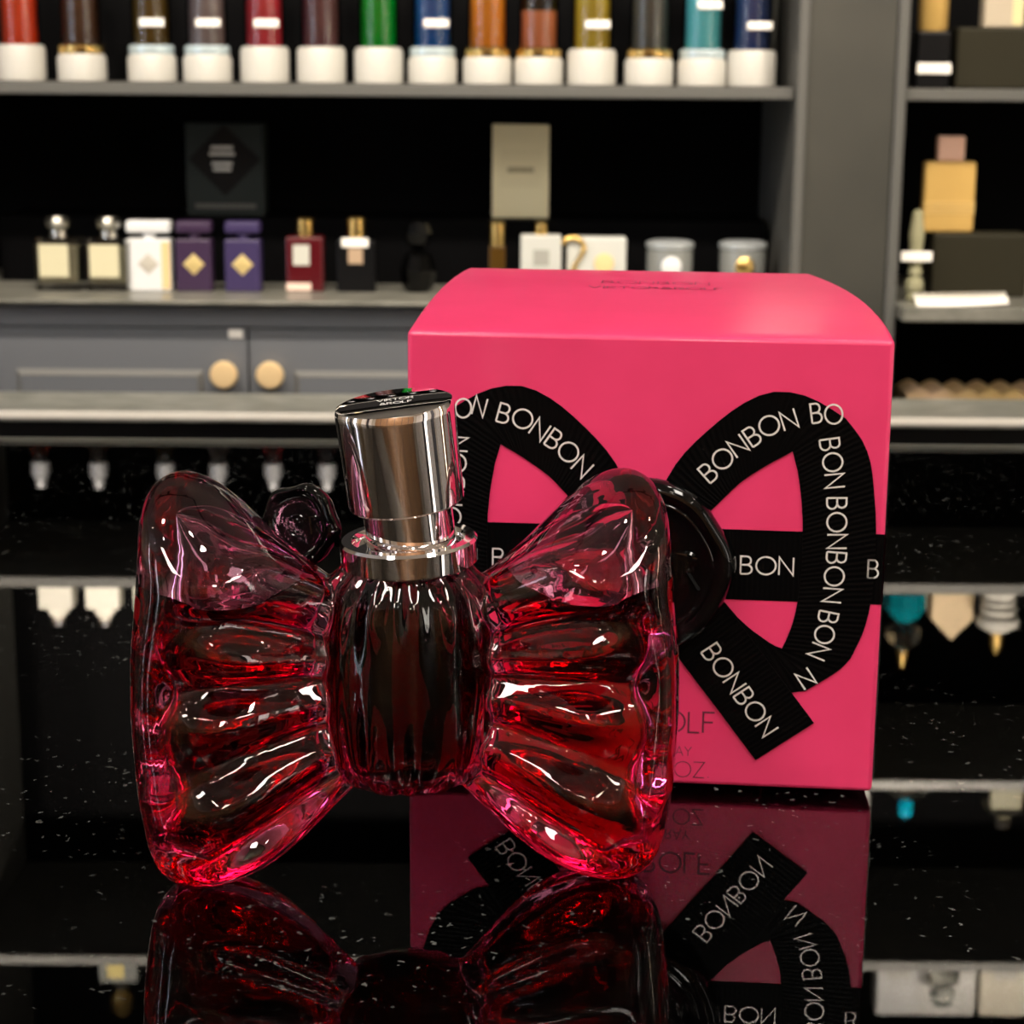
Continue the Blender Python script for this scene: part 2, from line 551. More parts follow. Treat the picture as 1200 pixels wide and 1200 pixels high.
def strip_obj(name, A, B, lift, m, parent, thick=.00015):
    """ribbon print between the edge lines A and B (mm, same count), proud of the carton front"""
    bm = bmesh.new()
    uvl = bm.loops.layers.uv.new('UVMap')
    n = len(A)
    mid = [(Vector(a) + Vector(b)) / 2 for a, b in zip(A, B)]
    d = [0]
    for p, q in zip(mid, mid[1:]): d.append(d[-1] + (q - p).length)
    va = [bm.verts.new((p[0] / 1000, -lift, p[1] / 1000)) for p in A]
    vb = [bm.verts.new((p[0] / 1000, -lift, p[1] / 1000)) for p in B]
    for i in range(n - 1):
        f = bm.faces.new((va[i], vb[i], vb[i + 1], va[i + 1]))
        for lp, (u, v) in zip(f.loops, ((d[i], 0), (d[i], 1), (d[i + 1], 1), (d[i + 1], 0))):
            lp[uvl].uv = (u / 1000, v * .012)
    bm.normal_update()
    for f in bm.faces:
        if f.normal.y > 0: f.normal_flip()
    ext = bmesh.ops.extrude_face_region(bm, geom=bm.faces[:])
    for v in [g for g in ext['geom'] if isinstance(g, bmesh.types.BMVert)]:
        v.co.y += thick if False else 0
    # walls back to the carton face
    for v in va + vb:
        v.co.y = -.00002
    me = bpy.data.meshes.new(name)
    bm.normal_update()
    bm.to_mesh(me); bm.free()
    me.materials.append(m)
    o = bpy.data.objects.new(name, me)
    COL.objects.link(o); o.parent = parent
    return o

def letters_on_path(name, path, words, h, w, lift, parent, m):
    """words = [(start_mm, text, mm_length)], path = polyline (mm); letters stand to the left of the path"""
    P = [Vector(p) for p in path]
    d = [0]
    for a, b in zip(P, P[1:]): d.append(d[-1] + (b - a).length)
    def at(s):
        k = 0
        while k < len(d) - 2 and d[k + 1] < s: k += 1
        f = (s - d[k]) / max(1e-9, d[k + 1] - d[k])
        p = P[k].lerp(P[k + 1], f)
        q0 = P[max(0, k - 1)]; q1 = P[min(len(P) - 1, k + 2)]
        t = (q1 - q0).normalized()
        return p, t
    for s0, txt, ln in words:
        lines = []
        k = ln / (text_width(txt) * h)
        u = 0
        for c in txt:
            wd, pls = GLYPH[c]
            p, t = at(s0 + (u + wd / 2) * h * k)
            nrm = Vector((-t.y, t.x))
            for pl in pls:
                lines.append([((p + t * ((x - wd / 2) * h * k) + nrm * ((y - .5) * h)) / 1000)[:] for x, y in pl])
            u += wd + GAP
        strokes_to_mesh(name, lines, w / 1000, lift, m, parent)

OUT1 = [(2.0, 60.5), (4.1, 65.5), (7.5, 71.5), (15.9, 79.5), (20.5, 82.7), (25.1, 84.6), (30.2, 84.2), (34.5, 82.6), (39.8, 79.2)]
OUT2 = [(39.8, 79.2), (43.3, 75.1), (45.0, 71), (45.8, 66.8), (47.0, 56.2), (46.9, 43.6), (45.6, 35.4), (42.9, 29.2)]
OUT3 = [(42.9, 29.2), (41, 26.8), (37.0, 24.0), (32.2, 20.8), (18, 24), (4, 36)]
IN1 = [(12, 58), (15.2, 61.4), (18.9, 65.4), (21.4, 67.3), (25.6, 70.1), (29.5, 72.3)]
IN2 = [(29.5, 72.3), (30.7, 68.1), (31.6, 62.8), (32.1, 57.5), (32.3, 48.5), (32.0, 43.1), (31.2, 37.6), (30.0, 33.5), (28.8, 30.7)]
IN3 = [(28.8, 30.7), (26.2, 32.2), (22.6, 34.7), (19.8, 37.1), (16.7, 40.7), (12, 46)]
def mir(L): return [(-x, z) for x, z in L]
# horizontal band across the front and around the sides
bandA = [(-48.6, 55.8), (0, 55.9), (48.6, 55.7)]; bandB = [(-48.6, 41), (0, 41.1), (48.6, 41)]
band = strip_obj('ribbon_band', resample(bandA, 12), resample(bandB, 12), .00015, M_RIBBON, carton)
for s in (1, -1):       # the band goes on around the curved sides
    vs, fs = [], []
    n = 14
    for i in range(n + 1):
        t = i / n
        inset = side_inset(t, s)
        x = s * (HW - inset + .00015)
        vs += [(x, BD * t, .0409), (x, BD * t, .0557)]
    for i in range(n):
        fs.append((2 * i, 2 * i + 2, 2 * i + 3, 2 * i + 1) if s > 0 else (2 * i + 1, 2 * i + 3, 2 * i + 2, 2 * i))
    mesh_obj('ribbon_side_band', vs, fs, M_RIBBON, carton, True)
h_mm = 3.9
def band_text(x0, txt, ln, m=M_SILVER):
    k = ln / (text_width(txt) * 3.7)
    return text_lines(txt, 3.7, lambda u, v: ((x0 + u * k) / 1000, (46.6 + v) / 1000))
for bt in ((19.9, 'BON', 10.9), (45.6, 'B', 2.2), (-31, 'BON', 10.9)):
    strokes_to_mesh('lettering', band_text(*bt), .00036, .0003, M_SILVER, band)
for s in (1, -1):
    f = (lambda L: L) if s > 0 else mir
    A = resample(smooth_pts(OUT1), 16) + resample(smooth_pts(OUT2), 20)[1:] + resample(smooth_pts(OUT3), 16)[1:]
    B = resample(smooth_pts(IN1), 16) + resample(IN2, 20)[1:] + resample(IN3, 16)[1:]
    A = f([tuple(p) for p in A]); B = f([tuple(p) for p in B])
    loop = strip_obj('ribbon_loop', A, B, .0003, M_RIBBON, carton)
    mid = [((a[0] + b[0]) / 2, (a[1] + b[1]) / 2) for a, b in zip(A, B)]
    if s > 0:
        letters_on_path('lettering', [(7.0, 61.5), (17, 72.0), (24.0, 77.3), (33, 80.3), (40, 80)], [(7.2, 'BONBON', 22.5), (32.6, 'BO', 6.2)], h_mm, .38, .00045, loop, M_SILVER)
        letters_on_path('lettering', [(36.0, 78), (37.6, 70), (38.7, 62), (39.2, 52), (38.6, 42), (37.4, 34), (34.6, 25), (30, 20)], [(3.0, 'BON', 10.2), (15.2, 'BONBON', 22.0), (39.2, 'BON', 10.2)], h_mm, .38, .00045, loop, M_SILVER)
    else:
        letters_on_path('lettering', [(-41, 79), (-34, 80), (-24.5, 77.5), (-17, 72.5), (-7.0, 62)], [(2.2, 'ON', 6.4), (11.2, 'BONBON', 22.5)], h_mm, .38, .00045, loop, M_SILVER)
        letters_on_path('lettering', [(-37, 24), (-39.4, 40), (-39.8, 55), (-38, 74)], [(28, 'BONBON', 22)], h_mm, .38, .00045, loop, M_SILVER)
# tails
for s in (1, -1):
    f = (lambda L: L) if s > 0 else mir
    A = f([tuple(p) for p in resample([(3, 34.5), (24.4, 6.6)], 10)]); B = f([tuple(p) for p in resample([(14, 44.2), (16.4, 41.0), (36.1, 15.2)], 10)])
    tail = strip_obj('ribbon_tail', A, B, .00045, M_RIBBON, carton)
    if s > 0:
        letters_on_path('lettering', [(11.2, 34.4), (31.2, 7.6)], [(4.6, 'BONBON', 22.5)], h_mm, .38, .0006, tail, M_SILVER)
        letters_on_path('lettering', [(36.5, 26.5), (28.5, 21.0)], [(1.6, 'N', 3.0)], h_mm, .4, .0006, tail, M_SILVER)
    else:
        letters_on_path('lettering', [(-31.2, 7.6), (-11.2, 34.4)], [(4.6, 'BONBON', 22.5)], h_mm, .38, .0006, tail, M_SILVER)
# printed words low on the front
def front_text(name, x_end, z, h, txt, wd):
    W = text_width(txt) * h
    strokes_to_mesh(name, text_lines(txt, h, lambda u, v: ((x_end - W + u) / 1000, (z + v) / 1000)), wd / 1000, .00008, M_INK, carton)
front_text('printed_name', 15.6, 12.0, 4.5, 'VIKTOR&ROLF', .42)
front_text('printed_words', 11.0, 6.8, 2.0, 'SPRAY', .2)
front_text('printed_volume', 14.8, 2.1, 3.4, 'FL.OZ.', .22)
# words on the lid
def lid_text(txt, y0, h, wd):
    W = text_width(txt) * h
    o = strokes_to_mesh('lid_lettering', text_lines(txt, h, lambda u, v: ((u - W / 2) / 1000, v / 1000)), wd / 1000, 0, M_INK, carton)
    for v in o.data.vertices:
        x, z = v.co.x, v.co.z
        y = y0 / 1000 + z
        v.co = (x, y, rise(y) + .00012)
lid_text('VIKTOR&ROLF', 52, 3.4, .3)
lid_text('BONBON', 60, 4.4, .3)

def wax_seal(name, parent, r, thick, seed, amp=1.0):
    """round seal: irregular scalloped rim, raised ring, sunk field; faces -y"""
    rnd = random.Random(seed)
    ph = [rnd.uniform(0, 6.28) for _ in range(4)]
    def rim(t): return 1 + amp * (.045 * math.sin(5 * t + ph[0]) + .022 * math.sin(8 * t + ph[1]))
    prof = [(.9, .5), (.97, .42), (1.01, .22), (1.02, .0), (1.0, -.22), (.96, -.40), (.90, -.49), (.85, -.47), (.815, -.36), (.80, -.34), (.785, -.39), (.77, -.41), (.75, -.39), (.73, -.31), (.70, -.28), (.5, -.28), (.25, -.28), (.02, -.28)]
    seg = 96
    vs, fs = [], []
    for j, (q, y) in enumerate(prof):
        for k in range(seg):
            t = 2 * PI * k / seg
            a = 1 + (rim(t) - 1) * min(1, max(0, (q - .6) / .4))
            wob = .08 * math.sin(3 * t + ph[3]) * max(0, q - .7)
            vs.append((r * q * a * math.cos(t), thick * (y + wob), r * q * a * math.sin(t)))
    n = len(prof)
    for j in range(n - 1):
        for k in range(seg):
            k2 = (k + 1) % seg
            fs.append((j * seg + k, j * seg + k2, (j + 1) * seg + k2, (j + 1) * seg + k))
    fs.append(tuple(range(seg))); fs.append(tuple((n - 1) * seg + k for k in range(seg))[::-1])
    bm = bmesh.new()
    V = [bm.verts.new(v) for v in vs]
    for f in fs: bm.faces.new([V[i] for i in f])
    o = bm_obj(name, bm, M_BLACKGLOSS, parent, smooth=True)
    yy = -.28 * thick
    tube('ring', [(r * .26 * math.cos(2 * PI * k / 24), yy, r * .26 * math.sin(2 * PI * k / 24)) for k in range(24)], r * .028, M_BLACKGLOSS, o, 6, True)
    def emb(txt, cx, cz, h):
        W = text_width(txt) * h
        for pl in text_lines(txt, h, lambda u, v: (cx - W / 2 + u, cz - h / 2 + v)):
            tube('embossed_letter', [(x, yy, z) for x, z in pl], r * .03, M_BLACKGLOSS, o, 5)
    emb('V', -r * .48, r * .06, r * .42); emb('&', 0, 0, r * .3); emb('R', r * .5, -r * .02, r * .42)
    return o
cs = wax_seal('wax_seal', carton, .0180, .0055, 4, .5)
cs.location = (0, -.0032, .0482)

# ================================================================== perfume bottle
BO = Vector((-.0191, .3425, 0)); BRZ = R(4.2)
bottle = empty('perfume_bottle', BO, BRZ, 'pink glass perfume bottle shaped like a bow with silver cap', 'perfume bottle')
def interp(tab, t):
    for (t0, *v0), (t1, *v1) in zip(tab, tab[1:]):
        if t <= t1:
            f = (t - t0) / (t1 - t0)
            return [a + (b - a) * f for a, b in zip(v0, v1)]
    return list(tab[-1][1:])
def sm(a, b, x):
    t = min(1, max(0, (x - a) / (b - a))); return t * t * (3 - 2 * t)
EDGE = [(-1, 34.5, 1.6), (-.93, 38.5, .2), (-.86, 43.0, .3), (-.79, 46.6, 2.4), (-.68, 48.6, 7), (-.4, 50.3, 18), (-.1, 51, 32), (.2, 50.7, 43), (.45, 49.6, 53), (.66, 48.8, 61.5), (.8, 48.4, 68.5), (.88, 47.2, 72), (.95, 43.6, 73.6), (1, 36.5, 71.5)]
KN = [(-1, 10.0, 17.5), (0, 13, 36), (1, 12, 55.5)]
def smooth_tab(tab, t, e=.05):
    s = [interp(tab, max(-1, min(1, t + d * e))) for d in (-1, -.5, 0, .5, 1)]
    return [sum(c) / 5 for c in zip(*s)]
GROOVES = [(.52, .15, .38), (.12, .13, .40), (-.28, .14, .38), (-.68, .12, .30)]
def wing_xz(a, b):
    k = smooth_tab(KN, b); e = smooth_tab(EDGE, b)
    x = k[0] + (e[0] - k[0]) * a
    z = k[1] + (e[1] - k[1]) * a
    z += (.6 if b > 0 else 3.0) * b ** 3 * math.sin(PI * a)
    return x, z
def wing_d(a, b, side):
    T = 8.5 + 11.5 * sm(0, .62, a)
    g = 0
    for i, (c, wd, am) in enumerate(GROOVES):
        cc = c + (.05 * math.sin(2.5 * a + i) if side < 0 else .07 * math.sin(2 * a + 1.7 * i))
        g += am * math.exp(-((b - cc) / wd) ** 2) * (1 - sm(.42 + .1 * (i % 2), .86, a)) * (.75 + .25 * sm(0, .15, a))
    dish = .16 * math.exp(-((b - .1) / .5) ** 2) * math.exp(-((a - .72) / .22) ** 2)
    return T * (1 - g) * (1 - dish)
def build_wing(sign, cavity=False, NA=34, NB=44):
    rings = []
    for i in range(NA + 1):
        t = i / NA
        a0 = 1 - (1 - t) ** 2.0
        ring = []
        for j in range(2 * NB):
            front = j < NB
            u = (j / NB) if front else (2 - j / NB)
            b0 = -math.cos(PI * u)
            y_side = -1 if front else 1
            if cavity:
                a = .13 + .70 * a0; b = .82 * b0
                d = wing_d(a, b, y_side) * .68 * (1 + .05 * math.sin(9 * a + 5 * b + sign) + .04 * math.sin(14 * b - 6 * a))
            else:
                a = a0; b = b0
                d = wing_d(a, b, y_side)
            d *= (max(0, 1 - abs(b0) ** (6.5 if b0 < 0 else 11.0))) ** .5 * (max(0, 1 - a0 ** 7)) ** .5
            if cavity:
                d *= (max(0, 1 - (1 - a0) ** 9)) ** .5
            x, z = wing_xz(a, b)
            z += .34 * y_side * d * sm(.35, .95, b0) * sm(.3, .85, a)      # the loop's top slants to the front
            ring.append((sign * .987 * x / 1000, y_side * d / 1000, z / 1000))
        rings.append(ring)
    bm = bmesh.new()
    V = [[bm.verts.new(p) for p in r] for r in rings]
    n = 2 * NB
    for i in range(NA):
        for j in range(n):
            bm.faces.new((V[i][j], V[i][(j + 1) % n], V[i + 1][(j + 1) % n], V[i + 1][j]))
    bm.faces.new(V[0])
    bmesh.ops.remove_doubles(bm, verts=bm.verts[:], dist=1e-6)
    bmesh.ops.recalc_face_normals(bm, faces=bm.faces[:])
    return bm
KPROF = [(.5, 17.2), (6, 17.4), (10.5, 18.4), (13.2, 20.2), (14.8, 23), (15.8, 28), (16.2, 34), (16.2, 42), (15.9, 50), (15.2, 55), (13.2, 57.6), (12.0, 58.6), (11.3, 59.6), (11.0, 61.0), (.5, 61.0)]
CPROF = [(.4, 20.2), (7, 20.4), (11, 22.2), (12.4, 25), (13.2, 30), (13.4, 42), (12.4, 50), (9.6, 53.5), (.4, 55)]
def build_knot(prof, flute_amp, seg=96):
    bm = bmesh.new()
    P = smooth_pts(prof, 2)
    V = []
    for r, z in P:
        ring = []
        for k in range(seg):
            t = 2 * PI * k / seg
            am = flute_amp * sm(14, 22, z) * (1 - .55 * sm(30, 40, z) + .75 * sm(44, 53, z))
            fl = am * (math.cos(13 * t + .6) + .5 * math.cos(7 * t + 1.9)) * min(1, r / 10)
            rr = (r + fl) / 1000
            ring.append(bm.verts.new((rr * math.cos(t), .98 * rr * math.sin(t), z / 1000)))
        V.append(ring)
    for i in range(len(V) - 1):
        for k in range(seg):
            k2 = (k + 1) % seg
            bm.faces.new((V[i][k], V[i][k2], V[i + 1][k2], V[i + 1][k]))
    bm.faces.new(V[0][::-1]); bm.faces.new(V[-1])
    bmesh.ops.recalc_face_normals(bm, faces=bm.faces[:])
    return bm
def voxel_union(name, bms, m, parent, vox, smooth_it):
    tmp = bmesh.new()
    for b in bms:
        me = bpy.data.meshes.new('t'); b.to_mesh(me); b.free()
        tmp.from_mesh(me); bpy.data.meshes.remove(me)
    me = bpy.data.meshes.new(name); tmp.to_mesh(me); tmp.free()
    o = bpy.data.objects.new(name, me)
    COL.objects.link(o)
    md = o.modifiers.new('r', 'REMESH'); md.mode = 'VOXEL'; md.voxel_size = vox; md.use_smooth_shade = True
    ms = o.modifiers.new('s', 'SMOOTH'); ms.factor = .5; ms.iterations = smooth_it
    dg = bpy.context.evaluated_depsgraph_get()
    me2 = bpy.data.meshes.new_from_object(o.evaluated_get(dg))
    o.modifiers.clear()
    o.data = me2; bpy.data.meshes.remove(me)
    me2.name = name
    me2.materials.clear(); me2.materials.append(m)
    me2.polygons.foreach_set('use_smooth', [True] * len(me2.polygons))
    o.parent = parent
    return o
G_OUT = glass_mat('pink_tinted_glass', 1.5, (8, 66, 40))
G_LIQ = glass_mat('crimson_perfume', 1.37 / 1.5, (34, 470, 240))
G_KNOT = glass_mat('shaded_knot_perfume', 1.37 / 1.5, (120, 520, 330))  # the knot's dark look from refraction is put into this liquid's colour
G_AIR = glass_mat('air_pocket', 1.0 / 1.5)
body = voxel_union('glass_body', [build_wing(-1), build_wing(1), build_knot(KPROF, .55)], G_OUT, bottle, .0005, 3)
zmin = min(v.co.z for v in body.data.vertices)
for v in body.data.vertices:
    v.co.z -= zmin - .00005
LEVEL = .0560
def cut_part(name, bm, m, keep_low):
    bmesh.ops.bisect_plane(bm, geom=bm.verts[:] + bm.edges[:] + bm.faces[:], plane_co=(0, 0, LEVEL - (.00006 if keep_low else -.00006)), plane_no=(0, 0, 1),
                           clear_outer=keep_low, clear_inner=not keep_low)
    bmesh.ops.holes_fill(bm, edges=[e for e in bm.edges if e.is_boundary], sides=0)
    return bm_obj(name, bm, m, bottle, smooth=True)
for make, gm in ((lambda: build_wing(-1, True), G_LIQ), (lambda: build_wing(1, True), G_LIQ), (lambda: build_knot(CPROF, .5), G_KNOT)):
    if gm is G_KNOT:
        bm_obj('perfume_liquid', make(), gm, bottle, smooth=True)
        continue
    cut_part('perfume_liquid', make(), gm, True)
    cut_part('air_pocket', make(), G_AIR, False)
# silver collar, neck and cap lean a little
neck = Matrix.Translation((.0014, -.0002, .0594)) @ Matrix.Rotation(R(-6.8), 4, 'Y') @ Matrix.Rotation(R(4.0), 4, 'X')
seat = Matrix.Translation((.0006, 0, .0594)) @ Matrix.Rotation(R(-3.0), 4, 'Y') @ Matrix.Rotation(R(2.0), 4, 'X')
col = lathe('collar', [(.0118, -.0002), (.0124, .0003), (.0125, .0042), (.0121, .0047), (.0104, .0047), (.0099, .0041), (.0098, .0034), (.0040, .0034)], M_CHROME, bottle, 72)
nk = lathe('neck', [(.0081, .0034), (.0081, .0128), (.0079, .0130)], M_CHROME, bottle, 64)
cap = lathe('cap', [(.0096, .0114), (.0101, .0114), (.01045, .0118), (.0107, .0282), (.0107, .0291), (.0104, .0299), (.0098, .0301), (.0005, .0301)], M_CHROME, bottle, 96)
cl = strokes_to_mesh('engraved_lettering', text_lines('VIKTOR', .0014, lambda u, v: (u - .003, v + .0015)) + text_lines('&ROLF', .0014, lambda u, v: (u - .0025, v - .0012)), .00022, 0, M_SILVER, cap)
for v in cl.data.vertices:
    v.co = (v.co.x, v.co.z, .03013)
for o in (nk, cap):
    o.matrix_local = neck
col.matrix_local = seat
# black seal hung behind the neck on a cord
bs = wax_seal('wax_seal', bottle, .0077, .0042, 11)
bs.matrix_local = Matrix.Translation((-.0195, .0125, .0635)) @ Matrix.Rotation(R(-28), 4, 'Z') @ Matrix.Rotation(R(-8), 4, 'X') @ Matrix.Rotation(R(-10), 4, 'Y')
tube('cord', [(-.0098, .0068, .0612), (-.0125, .0100, .0608), (-.0165, .0132, .0612)], .0009, M_BLACKGLOSS, bottle, 6)

# ================================================================== shelving wall
YF = 3.0                     # front of the shelf boards
Z_B, Z_A, Z_C, Z_D, Z_E = -.200, .1215, .664, .996, 1.317
shv = empty('wall_shelving', (0, YF, FLOOR_Z), 0, 'tall dark grey shelving wall with open bays of perfume', 'shelving')
def sh(name, x0, x1, y0, y1, z0, z1, m, bev=.002):
    return box(name, x0, x1, y0 - YF, y1 - YF, z0 - FLOOR_Z, z1 - FLOOR_Z, m, shv, bev, 1)
sh('back_panel', -1.9, 1.75, 3.40, 3.42, FLOOR_Z, 1.72, M_BACK, 0)
for x0, x1 in ((-1.9, -1.85), (-1.065, -.90), (.421, .586), (1.6, 1.75)):
    sh('upright', x0 + .018, x1 - .018, 2.985, 3.40, FLOOR_Z + .001, 1.70, M_GREY, 0)
    for xa, xb in ((x0, x0 + .017), (x1 - .017, x1)):
        sh('upright_trim', xa, xb, 2.978, 3.39, FLOOR_Z + .001, 1.70, M_SHELF, .003)
for zt in (Z_A, Z_C, Z_E):
    for x0, x1 in ((-1.85, -1.066), (-.899, .42), (.587, 1.6)):
        sh('shelf_board', x0, x1, YF, 3.395, zt - .018, zt, M_SHELF)
for x0, x1 in ((.587, 1.6),):
    sh('shelf_board', x0, x1, YF, 3.395, Z_D - .018, Z_D, M_SHELF)
    sh('shelf_board', x0, x1, 2.93, 3.395, Z_B - .022, Z_B, M_STONE)
    sh('shelf_board', x0, x1, YF, 3.395, -.52, -.50, M_SHELF)
# risers at the back of the shelves
rs = box('shelf_riser', -.84, .41, 3.20, 3.39, Z_B, Z_B + .105, M_BACK)
tag(rs, 'long dark riser step along the back of the lower left shelf', 'riser')
# cabinets under the left bay
for x0, lab in ((-.839, 'charcoal base cabinet with two panelled doors and round brass knobs'), (.028, 'narrow charcoal base cabinet tucked behind the pink carton')):
    wd = .430
    nd = 2 if x0 < 0 else 1
    wd = .430 if nd == 2 else .388
    cab = empty('base_cabinet', (x0, 2.985, FLOOR_Z), 0, lab, 'cabinet')
    W = wd * nd
    box('body', 0, W, .02, .40, .06, .785, M_DOOR, cab)
    box('top_rail', 0, W, .001, .019, .755, .785, M_DOOR, cab)
    for k in range(nd):
        d0, d1 = k * wd + .0015, (k + 1) * wd - .0015
        z0, z1 = .07, .752
        dr = box('door', d0, d1, 0, .018, z0, z1, M_DOOR, cab, .001, 1)
        # raised field with a sloped moulding all round
        a0, a1, c0, c1 = d0 + .068, d1 - .068, z0 + .068, z1 - .064
        mz, my = .009, -.010
        P = [(a0, c0), (a1, c0), (a1, c1), (a0, c1)]
        Q = [(a0 + mz, c0 + mz), (a1 - mz, c0 + mz), (a1 - mz, c1 - mz), (a0 + mz, c1 - mz)]
        for k2 in range(4):
            p, q = P[k2], P[(k2 + 1) % 4]; u, v = Q[k2], Q[(k2 + 1) % 4]
            mesh_obj('moulding', [(p[0], -.0002, p[1]), (q[0], -.0002, q[1]), (v[0], my, v[1]), (u[0], my, u[1]), (v[0], -.0002, v[1]), (u[0], -.0002, u[1])],
                     [(0, 1, 2, 3), (0, 3, 5), (1, 4, 2), (0, 5, 4, 1), (3, 2, 4, 5)], M_MOULD, dr)
        box('raised_panel', Q[0][0], Q[1][0], my + .001, -.0002, Q[0][1], Q[2][1], M_DOOR, dr)
        kx = (d1 - .034) if k == 0 and nd == 2 else (d0 + .034)
        kn = lathe('knob', [(.008, 0), (.008, .012), (.018, .016), (.0215, .022), (.0215, .027), (.018, .031), (.001, .032)], M_BRASS, dr, 28)
        kn.matrix_local = Matrix.Translation((kx, -.0002, z1 - .068)) @ Matrix.Rotation(R(90), 4, 'X')
    if nd == 2:
        box('label_sticker', wd - .030, wd - .008, -.0014, -.0003, .738, .751, M_TAG, cab, .0004, 1)
top = box('cabinet_top', -.899, .42, 2.945, 3.395, Z_B - .007, Z_B, M_STONE, None, .002, 1)
tag(top, 'long speckled grey stone top over the charcoal cabinets', 'worktop')
# low stone-topped bench between the counter and the shelving
bn = empty('display_bench', (0, 2.68, FLOOR_Z), 0, 'low black bench with pale speckled stone top before the shelving', 'bench')
box('base', -1.7, 1.7, -.02, .07, 0, .674, M_BLACK, bn)
box('stone_top', -1.75, 1.75, -.074, .085, .675, .688, M_STONE_L, bn)
box('edge_strip', -1.75, 1.75, -.080, -.0745, .679, .6885, M_EDGE, bn, .001, 1)

# ------------------------------------------------------------------ tester bottles on the upper shelf
def px(x, y=YF):             # shelf position for a column of the photograph's width, in metres
    return (x - 600) * .001285 * y / 3.0
LIQ = {}
def liquid(name, col):
    return mat('liquid_' + name, tuple(min(.8, c * 2.2) for c in col), .12, 0, 1.4, coat=.5)
TESTERS = [  # x, word, colour, fill level, ring, tag height
    (22, 'orange red', (.55, .035, .01), .10, None, None, None), (93, 'dark brown', (.045, .02, .012), .17, 'g', None, 'copper'),
    (175, 'dark amber', (.06, .035, .006), .13, 'c', .083, None), (240, 'mauve grey', (.13, .10, .10), .16, 'c', .083, None),
    (307, 'ruby red', (.28, .02, .03), .16, None, .083, None), (373, 'plum brown', (.08, .03, .035), .15, None, None, None),
    (440, 'emerald green', (.0, .16, .01), .16, None, None, None), (503, 'sapphire blue', (.004, .045, .16), .16, 'c', .085, None),
    (567, 'bright orange', (.42, .13, .01), .075, 'g', None, None), (627, 'copper', (.30, .10, .045), .055, 'g', None, None),
    (689, 'olive yellow', (.26, .19, .02), .075, None, .085, None), (756, 'smoky grey', (.05, .05, .045), .15, 'g', None, None),
    (818, 'turquoise', (.07, .30, .33), .16, 'c', .115, None), (876, 'navy blue', (.015, .03, .10), .15, None, .085, None)]
def tester(x, word, colr, fill, ring, tagz):
    t = empty('tester_flask', (px(x, 3.075), 3.075, Z_A), 0,
              'tall glass tester flask of %s perfume on a round white base' % word, 'perfume tester', 'tester flasks on the long shelf')
    zb = .055 if not ring else .042
    lathe('base', [(.034, 0), (.0375, .002), (.0375, zb - .006), (.034, zb), (.02, zb + .0005)], M_WHITE, t, 28)
    z = zb
    if ring:
        lathe('ring', [(.034, zb), (.035, zb + .003), (.035, zb + .011), (.032, zb + .014)], M_GOLD if ring == 'g' else mat('pale_blue_ring', (.55, .66, .70), .25, .4), t, 28)
        z = zb + .014
    lathe('liquid', [(.0270, z + .001), (.0272, z + .003), (.0272, z + fill), (.001, z + fill)], liquid(word.replace(' ', '_'), colr), t, 24)
    lathe('flask', [(.0302, z), (.0305, z + .003), (.0305, z + .235), (.026, z + .262), (.013, z + .28), (.012, z + .295)], M_CLEAR, t, 28)
    lathe('stopper', [(.013, z + .2955), (.015, z + .298), (.015, z + .318), (.010, z + .325), (.008, z + .34)], mat('stopper_grey', (.35, .36, .38), .25, .5), t, 20)
    if tagz:
        box('price_tag', -.012, .026, -.034, -.0315, tagz, tagz + .012, M_TAG, t, .001, 1)
for (x, word, colr, fill, ring, tagz, _) in TESTERS:
    tester(x, word, colr, fill, ring, tagz)

# ------------------------------------------------------------------ bottles on the lower shelf
def flacon(name, x, y, z, w, d, h, m, label, cat='perfume bottle', group=None, cap=None, neck=.012, rz=0):
    t = empty(name, (x, y, z), rz, label, cat, group)
    box('body', -w / 2, w / 2, -d / 2, d / 2, 0, h, m, t, min(w, d) * .08, 2)
    return t
def square_cologne(x, lab):
    t = flacon('cologne_bottle', px(x, 3.08), 3.08, Z_B, .070, .040, .082, M_CLEAR, lab)
    box('perfume', -.031, .031, -.016, .016, .012, .07, mat('pale_cologne', (.34, .32, .22), .2, coat=.4), t, .003)
    box('paper_label', -.028, .018, -.0212, -.0202, .022, .073, M_CREAM, t)
    lathe('collar', [(.014, .0822), (.014, .094), (.010, .095)], mat('silver_collar', (.8, .78, .7), .2, 1), t, 20)
    lathe('cap', [(.012, .0952), (.019, .098), (.021, .107), (.016, .115), (.004, .116)], mat('silver_collar'), t, 20)
square_cologne(57, 'square clear cologne bottle with cream label at the end of the row')
square_cologne(117, 'square clear cologne bottle with cream label beside the white bottle')
def diamond(parent, cx, cz, r, y, m):
    mesh_obj('diamond_emblem', [(cx - r, y, cz), (cx, y, cz - r), (cx + r, y, cz), (cx, y, cz + r), (cx - r * .5, y - .0012, cz), (cx, y - .0012, cz - r * .5), (cx + r * .5, y - .0012, cz), (cx, y - .0012, cz + r * .5)],
             [(0, 1, 5, 4), (1, 2, 6, 5), (2, 3, 7, 6), (3, 0, 4, 7), (4, 5, 6, 7)], m, parent)
def emblem_bottle(x, m, em, lab, w=.056, gold_side=False):
    t = flacon('emblem_bottle', px(x, 3.08), 3.08, Z_B, w, .034, .082, m, lab)
    lathe('neck', [(.010, .0822), (.010, .090)], m, t, 16)
    box('cap', -w * .5, w * .5, -.015, .015, .0905, .110, m, t, .005, 3)
    diamond(t, 0, .043, .017, -.0172, em)
    if gold_side:
        box('gold_side_panel', w / 2 - .014, w / 2 - .001, -.0178, -.0172, .004, .078, mat('pale_gold', (.70, .52, .26), .4), t)
emblem_bottle(165, M_WHITEB, mat('grey_emblem', (.45, .42, .36), .5), 'white square bottle with a grey diamond emblem and flat cap', .070, True)
